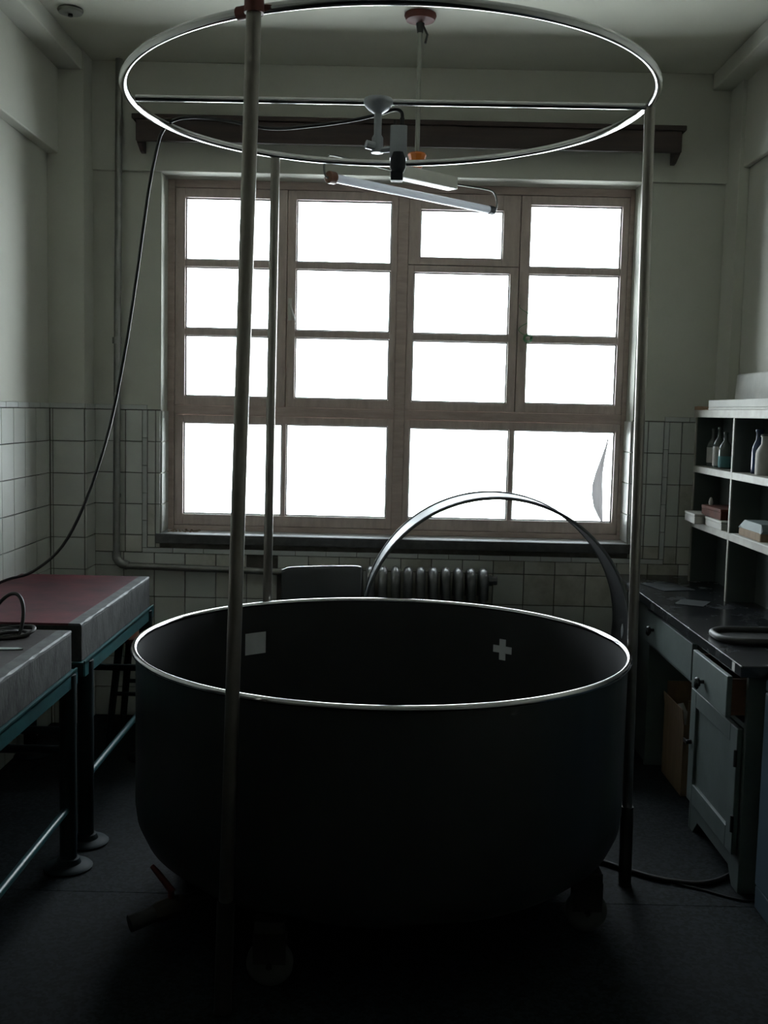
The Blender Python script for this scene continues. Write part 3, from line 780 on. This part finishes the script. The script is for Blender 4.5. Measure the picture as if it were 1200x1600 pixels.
for xx in (-0.42, -0.15):
    put('back_support', MB().tube([(xx, 4.545, 0.44), (xx, 4.548, 0.60), (xx, 4.553, 0.70)], .010, 8), 'blackmetal', ch, smooth=50)
    for yy in (4.60, 4.90):
        put('leg', MB().tube([(xx, yy, 0.435), (xx + (0.02 if xx > -.25 else -.02), yy + (.02 if yy > 4.7 else -.02), 0)], .011, 8), 'blackmetal', ch, smooth=50)

# ================================================================== SECOND RING TANK leaning in the corner
HX, HZ, HR = 0.4915, 0.600, 0.594
HY0, HY1 = 4.645, 4.985
hoop = thing('ring_tank', 'open steel drum standing on its side under the window', 'drum', (HX, 4.8, 0))
n = 96
def circ(y, r, n=96): return [(HX + r * math.cos(2 * math.pi * k / n), y, HZ + r * math.sin(2 * math.pi * k / n)) for k in range(n)]
put('band', MB().rings([circ(HY0, HR - .006), circ(HY1, HR - .006), circ(HY1, HR - .009), circ(HY0, HR - .009)], loop=True), 'drum', hoop, smooth=40)
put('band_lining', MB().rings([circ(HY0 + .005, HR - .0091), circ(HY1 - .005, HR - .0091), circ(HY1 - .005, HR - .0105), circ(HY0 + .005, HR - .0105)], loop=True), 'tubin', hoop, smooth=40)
for yy in (HY0, HY1):
    put('rolled_edge', MB().tube(circ(yy, HR - .007), 0.0075, 10, loop=True), 'drum', hoop, smooth=70)
rs = []
for k in range(9):
    t = k / 8; a = -0.055 + 0.115 * t - 0.02
    half = 0.022 * math.sin(math.pi * min(1, max(0, t))) + .001
    r0, r1 = HR - .0104, HR - .0125
    c, s_ = math.cos(a), math.sin(a)
    y_ = 4.78
    rs.append([(HX + r0 * c, y_ - half, HZ + r0 * s_), (HX + r0 * c, y_ + half, HZ + r0 * s_), (HX + r1 * c, y_ + half, HZ + r1 * s_), (HX + r1 * c, y_ - half, HZ + r1 * s_)])
put('oval_marker', MB().rings(rs), 'marker', hoop)['label'] = 'white oval marker inside the drum'

# ================================================================== RIGHT COUNTER
CF = 1.18
ZT = 0.775
wt = thing('worktop', 'long black stone worktop along the right wall', 'worktop', (1.38, 4.3, 0.735))
put('slab', MB().box(1.132, 3.345, 0.737, XR - .053, 5.285, ZT), 'blackstone', wt, bevel=0.003)
st_ = put('sticker', MB().box(1.1309, 3.405, 0.742, 1.1316, 3.432, 0.770), 'paper', wt)
st_['label'] = 'small white sticker on the front edge'
cb = thing('desk_cabinet', 'pale green cabinet with two drawers and a door below the black worktop', 'cabinet', (1.38, 3.9, 0))
b = MB()
b.box(CF, 3.410, 0.0, XR - .055, 3.430, 0.735)                 # near end panel
b.box(CF, 3.972, 0.0, XR - .055, 3.990, 0.735)                 # kneehole side
b.box(XR - .075, 3.43, 0.05, XR - .055, 3.972, 0.735)          # back
b.box(CF + .02, 3.43, 0.10, XR - .075, 3.972, 0.118)           # bottom board
b.box(CF, 3.99, 0.545, XR - .055, 4.72, 0.560)                 # board under long drawer
b.box(CF, 4.705, 0.0, XR - .055, 4.722, 0.735)                 # far leg panel
b.box(CF, 5.18, 0.0, XR - .055, 5.20, 0.735)
b.box(CF + .012, 4.722, 0.0, CF + .03, 5.18, 0.735)
b.box(CF + .01, 3.43, 0.712, CF + .03, 4.705, 0.735)           # rail under the slab
b.box(CF, 3.43, 0.548, CF + .03, 3.972, 0.566)
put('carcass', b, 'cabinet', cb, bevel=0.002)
# skirt with an arched foot
put('skirt', MB().prism([(3.43, 0.0), (3.475, 0.0), (3.52, 0.055), (3.88, 0.055), (3.935, 0.0), (3.972, 0.0), (3.972, 0.118), (3.43, 0.118)],
    lambda p: (CF + .001, p[0], p[1]), lambda p: (CF + .02, p[0], p[1])), 'cabinet', cb)
# door: frame and recessed panel
dr = put('door', MB().box(CF - .019, 3.434, 0.121, CF - .001, 3.505, 0.545).box(CF - .019, 3.905, 0.121, CF - .001, 3.970, 0.545)
    .box(CF - .019, 3.505, 0.485, CF - .001, 3.905, 0.545).box(CF - .019, 3.505, 0.121, CF - .001, 3.905, 0.195), 'cabinet', cb, bevel=0.003)
put('door_panel', MB().box(CF - .008, 3.505, 0.195, CF - .003, 3.905, 0.485), 'cabinet', dr)
for zz in (0.20, 0.42):
    put('hinge', MB().cyl((CF - .022, 3.433, zz), (CF - .022, 3.433, zz + .055), .006, n=8), 'blackmetal', dr)
put('door_catch', MB().cyl((CF - .019, 3.94, 0.345), (CF - .036, 3.94, 0.345), .009, n=10).box(CF - .04, 3.932, .338, CF - .034, 3.975, .350), 'blackmetal', dr)
def knob(par, y, z, x):
    put('knob', MB().cyl((x, y, z), (x - .016, y, z), .007, n=10).lathe([(.004, 0), (.016, .002), (.018, .008), (.014, .016), (.004, .018)], (x - .014, y, z), 14, (-1, 0, -.1)).tube([(x - .028, y, z), (x - .03, y - .004, z - .014), (x - .022, y - .006, z - .022)], .006, 8), 'blackmetal', par, smooth=40)
d1 = put('drawer', MB().box(CF - .018, 3.992, 0.566, CF, 4.700, 0.706).box(CF, 4.02, .575, XR - .12, 4.03, .69).box(CF, 4.67, .575, XR - .12, 4.68, .69), 'cabinet', cb, bevel=0.003)
knob(d1, 4.57, 0.640, CF - .018)
d2 = put('drawer', MB().box(CF - .064, 3.425, 0.585, CF - .046, 3.820, 0.722), 'cabinet', cb, bevel=0.003)
d2['label'] = 'short drawer pulled slightly open'
put('drawer_box', MB().box(CF - .046, 3.437, 0.590, 1.52, 3.449, 0.710).box(CF - .046, 3.796, 0.590, 1.52, 3.808, 0.710).box(CF - .046, 3.449, .590, 1.52, 3.796, .600), 'drawerwood', d2)
knob(d2, 3.675, 0.640, CF - .064)

# cardboard carton in the kneehole
ct = thing('cardboard_box', 'open brown cardboard box in the kneehole under the worktop', 'box', (1.37, 4.47, 0))
b = MB(); bx0, bx1, by0, by1, bh = 1.238, 1.50, 4.315, 4.625, 0.300
b.box(bx0, by0, 0.0, bx1, by1, .004).box(bx0, by0, .004, bx0 + .004, by1, bh).box(bx1 - .004, by0, .004, bx1, by1, bh).box(bx0 + .004, by0, .004, bx1 - .004, by0 + .004, bh).box(bx0 + .004, by1 - .004, .004, bx1 - .004, by1, bh)
put('body', b, 'cardboard', ct)
put('flap', MB().obox((bx0 - .002, 4.47, bh + .028), (0, 1, 0), (-.12, 0, 1), (1, 0, .12), .15, .034, .002), 'cardboard', ct)
put('flap', MB().obox((1.37, by0 - .004, bh + .052), (1, 0, 0), (0, -.15, 1), (0, 1, .15), .12, .052, .002), 'cardboard', ct)
put('flap', MB().obox((1.37, by1 + .004, bh + .052), (1, 0, 0), (0, .15, 1), (0, 1, -.15), .12, .052, .002), 'cardboard', ct)
rs = []
for k in range(6):
    y_ = 4.34 + 0.04 * k
    h_ = 0.02 + 0.018 * math.sin(k * 2.1)
    rs.append([(1.25, y_, .0045), (1.25 + .004 * (k % 2), y_, bh + h_), (1.285, y_, bh + h_ + .008), (1.34, y_, .0045)])
tag(put('paper_wad', MB().rings(rs), 'paper', org=(1.29, 4.42, .0045)), 'crumpled white paper sticking out of the cardboard box', 'paper')
# white cabinet at the right edge of the frame
fg = thing('freezer', 'pale blue enamelled freezer at the right edge beside the worktop', 'freezer', (1.40, 2.95, 0))
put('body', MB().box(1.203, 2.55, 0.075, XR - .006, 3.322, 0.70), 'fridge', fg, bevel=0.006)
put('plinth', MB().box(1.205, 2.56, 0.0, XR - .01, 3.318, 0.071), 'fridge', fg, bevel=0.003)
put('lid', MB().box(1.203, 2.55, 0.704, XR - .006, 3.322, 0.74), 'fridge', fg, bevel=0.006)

# black tray on the worktop
tray = MB()
def stadium(x0, x1, y0, y1, r, n=8):
    pts = []
    for cx_, cy_, a0 in ((x1 - r, y1 - r, 0), (x0 + r, y1 - r, 90), (x0 + r, y0 + r, 180), (x1 - r, y0 + r, 270)):
        for k in range(n + 1):
            a = math.radians(a0 + 90 * k / n); pts.append((cx_ + r * math.cos(a), cy_ + r * math.sin(a)))
    return pts
S = stadium(1.175, 1.560, 3.660, 3.870, .085)
tr = thing('black_tray', 'shallow black rubber tray with a raised rim on the near end of the worktop', 'tray', (1.37, 3.76, ZT))
put('base', MB().prism(S, lambda p: (p[0], p[1], ZT), lambda p: (p[0], p[1], ZT + .006)), 'rubber', tr)
put('rim', MB().tube([(p[0], p[1], ZT + .013) for p in S], .0125, 10, loop=True), 'rubber', tr, smooth=60)
# loose sheets and a flat rag on the worktop
for (x0, y0, x1, y1, rot, nm, lab, ca) in ((1.22, 4.80, 1.38, 5.02, .3, 'dark_sheet', 'grey sheet lying flat on the far end of the worktop', 'sheet'),
                                   (1.24, 4.42, 1.36, 4.56, -.5, 'dark_sheet', 'small grey sheet lying on the worktop in front of the shelf', 'sheet')):
    cx_, cy_ = (x0 + x1) / 2, (y0 + y1) / 2
    o = put(nm, MB().obox((cx_, cy_, ZT + .0012), (math.cos(rot), math.sin(rot), 0), (-math.sin(rot), math.cos(rot), 0), (0, 0, 1), (x1 - x0) / 2, (y1 - y0) / 2, .0010), 'dsheet', org=(cx_, cy_, ZT))
    tag(o, lab, ca, 'sheets on the worktop')

# ---- open shelf on the worktop
SX = 1.452; SXB = XR - .056
su = thing('worktop_shelf', 'cream open shelf unit with pigeonholes standing on the worktop', 'shelf', (1.52, 4.5, ZT))
SYF, SYN = 5.118, 3.40
th = 0.017
dv = [SYF - th, 4.541, 3.975, SYN]
zs = [(1.555, 1.589), (1.297, 1.328), (1.038, 1.070)]
for (z0, z1) in zs:
    for ya, yb in zip(dv[1:], dv[:-1]):
        pass
put('top_board', MB().box(SX - .004, SYN - .01, zs[0][0], SXB, SYF + .01, zs[0][1]), 'shelfedge', su, bevel=0.002)
for (z0, z1) in zs[1:]:
    for ya, yb in zip(dv[1:], dv[:-1]):
        put('shelf_board', MB().box(SX, ya + th, z0, SXB - .006, yb, z1), 'shelfedge', su, bevel=0.002)
for y_ in dv:
    up = put('upright', MB().box(SX + .006, y_, ZT, SXB - .006, y_ + th, zs[0][0]), 'shelfin', su)  # uprights and back panel are a darker green-grey than the cream edges
    put('edge_strip', MB().box(SX, y_, ZT, SX + .006, y_ + th, zs[0][0]), 'shelfedge', up, bevel=0.001)
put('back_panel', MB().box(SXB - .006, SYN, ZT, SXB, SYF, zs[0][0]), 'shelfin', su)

def bottle(name, label, x_, y_, z_, r, h, glass, lab, group='bottles in the top row of the shelf', neck=0.32, cap=None, labz=(0.1, 0.5)):
    t = thing(name, label, 'bottle', (x_, y_, z_), group)
    put('body', MB().lathe([(.003, 0), (r * .93, 0), (r, .004), (r, h * .52), (r * .92, h * .60), (r * neck, h * .76), (r * neck, h * .93), (r * neck * 1.25, h * .935), (r * neck * 1.25, h * .955), (.003, h * .955)], (x_, y_, z_), 20), glass, t, smooth=40)
    if lab: put('label', MB().lathe([(r * 1.006, h * labz[0]), (r * 1.012, h * labz[0] + .001), (r * 1.012, h * labz[1] - .001), (r * 1.006, h * labz[1])], (x_, y_, z_), 20, closed=False), lab, t, smooth=40)
    put('stopper', MB().lathe([(.003, h * .955), (r * neck * 1.15, h * .955), (r * neck * 1.2, h * .985), (r * neck * .7, h), (.003, h)], (x_, y_, z_), 14), cap or glass, t, smooth=40)
    return t
zb = 1.328
bottle('reagent_bottle', 'glass bottle with a white label in the top pigeonhole, farthest of three', 1.520, 5.045, zb, .028, .178, 'bottleglass', 'label')
bottle('reagent_bottle', 'plain glass bottle in the top pigeonhole, middle of three', 1.515, 4.935, zb, .028, .185, 'bottleglass', 'label', labz=(.05, .52))
bottle('reagent_bottle', 'glass bottle with a teal label in the top pigeonhole, nearest of three', 1.515, 4.845, zb, .029, .165, 'bottleglass', 'teallabel', labz=(.04, .34))
bottle('reagent_bottle', 'dark blue bottle in the second top pigeonhole', 1.530, 4.450, zb, .030, .185, 'blueglass', None, neck=.5)
bottle('reagent_bottle', 'white plastic bottle with a round shoulder at the right edge of the shelf', 1.515, 4.335, zb, .036, .165, 'label', None, neck=.45, cap='shelfin')
def boxy(name, label, cat, c, size, m, rot=0.0, lid=None, group=None, bev=.003):
    t = thing(name, label, cat, c, group)
    u = (math.cos(rot), math.sin(rot), 0); v = (-math.sin(rot), math.cos(rot), 0)
    k = 0.72
    put('body', MB().obox((c[0], c[1], c[2] + size[2] * k / 2), u, v, (0, 0, 1), size[0] / 2, size[1] / 2, size[2] * k / 2), m, t, bevel=bev)
    put('lid', MB().obox((c[0], c[1], c[2] + size[2] * (1 + k) / 2), u, v, (0, 0, 1), size[0] / 2 + .0015, size[1] / 2 + .0015, size[2] * (1 - k) / 2), lid or m, t, bevel=bev)
    return t
zb = 1.070
boxy('paper_box', 'white cardboard box at the bottom of the middle far pigeonhole', 'box', (1.510, 4.745, zb), (.13, .24, .040), 'paper', group='white boxes in the shelf')
boxy('paper_box', 'white cardboard box sticking out of the middle far pigeonhole', 'box', (1.490, 4.985, zb), (.16, .20, .046), 'paper', rot=-.05, group='white boxes in the shelf')
boxy('brown_box', 'small red-brown box lying on the white boxes in the shelf', 'box', (1.510, 4.800, zb + .0405), (.12, .26, .048), 'brownbox', rot=.03)
tag(put('stopper', MB().lathe([(.003, 0), (.008, 0), (.010, .012), (.006, .03), (.003, .034)], (1.480, 4.905, zb + .0885), 10), 'label', smooth=40, org=(1.480, 4.905, zb + .0885)), 'small white stopper standing on the red-brown box', 'stopper')
tt = thing('instrument_tray', 'pale green metal tray with a domed lid in the second middle pigeonhole', 'tray', (1.52, 4.31, zb + .004))
put('base', MB().obox((1.512, 4.30, zb + .021), (1, 0, 0), (0, 1, 0), (0, 0, 1), .055, .13, .016), 'cardboard', tt, bevel=.004)
rs = []
for y_, s_, zz in ((4.165, .055, 0), (4.165, .056, .01), (4.20, .05, .034), (4.40, .05, .034), (4.435, .056, .01), (4.435, .055, 0)):
    rs.append([(1.512 - s_, y_, zb + .037), (1.512 - s_ * .85, y_, zb + .037 + zz), (1.512 + s_ * .85, y_, zb + .037 + zz), (1.512 + s_, y_, zb + .037)])
put('lid', MB().rings(rs), 'greentray', tt)
tag(put('paper_sheet', MB().box(1.447, 4.05, zb, 1.56, 4.49, zb + .0045), 'paper', org=(1.5, 4.27, zb)), 'white paper lining under the pale green tray in the shelf', 'paper')
# on top of the shelf
zt = 1.589
fb = thing('foam_box', 'white foam tray with its lid standing open on top of the shelf', 'box', (1.52, 4.6, zt))
b = MB(); x0, x1, y0, y1 = 1.452, 1.580, 4.10, 4.925
b.box(x0, y0, zt, x1, y1, zt + .012).box(x0, y0, zt + .012, x0 + .016, y1, zt + .044).box(x1 - .016, y0, zt + .012, x1, y1, zt + .044).box(x0 + .016, y0, zt + .012, x1 - .016, y0 + .016, zt + .044).box(x0 + .016, y1 - .016, zt + .012, x1 - .016, y1, zt + .044)
put('tray', b, 'foam', fb, bevel=.003)
put('lid', MB().obox((1.588, 4.52, zt + .104), (0, 1, 0), (.06, 0, 1), (1, 0, -.06), .43, .060, .010), 'foam', fb, bevel=.008)
rs = [[(1.47 + .03 * math.sin(k), 4.965 + .028 * k, zt + .0004), (1.47 + .03 * math.sin(k), 4.965 + .028 * k, zt + .012 + .008 * math.sin(k * 1.8)), (1.53 + .01 * math.sin(k * 2), 4.965 + .028 * k, zt + .010 + .006 * math.cos(k * 1.3)), (1.55, 4.965 + .028 * k, zt + .0004)] for k in range(6)]
tag(put('rag', MB().rings(rs), 'glove', smooth=60, org=(1.51, 5.03, zt)), 'crumpled tan rag at the far end of the shelf top', 'rag')

# ================================================================== floor cables
pts = [(0.62, 3.82, .012), (0.72, 3.68, .010), (0.815, 3.590, .009), (0.93, 3.500, .009), (1.043, 3.462, .009), (1.12, 3.478, .009), (1.185, 3.525, .009), (1.28, 3.62, .009), (1.36, 3.72, .009)]
tag(put('floor_cable', MB().tube(catmull(pts, 6), .0085, 8), 'cable', smooth=70, org=(0.9, 3.5, 0)), 'thick black cable running across the floor from the tank to the cabinet', 'cable', 'cables on the floor')
pts = [(0.99, 3.470, .004), (1.07, 3.425, .004), (1.14, 3.375, .004), (1.20, 3.352, .004), (1.30, 3.366, .004), (1.42, 3.36, .004)]
tag(put('floor_cable', MB().tube(catmull(pts, 6), .0035, 6), 'cable', smooth=70, org=(1.1, 3.4, 0)), 'thin dark wire on the floor leading behind the freezer', 'cable', 'cables on the floor')
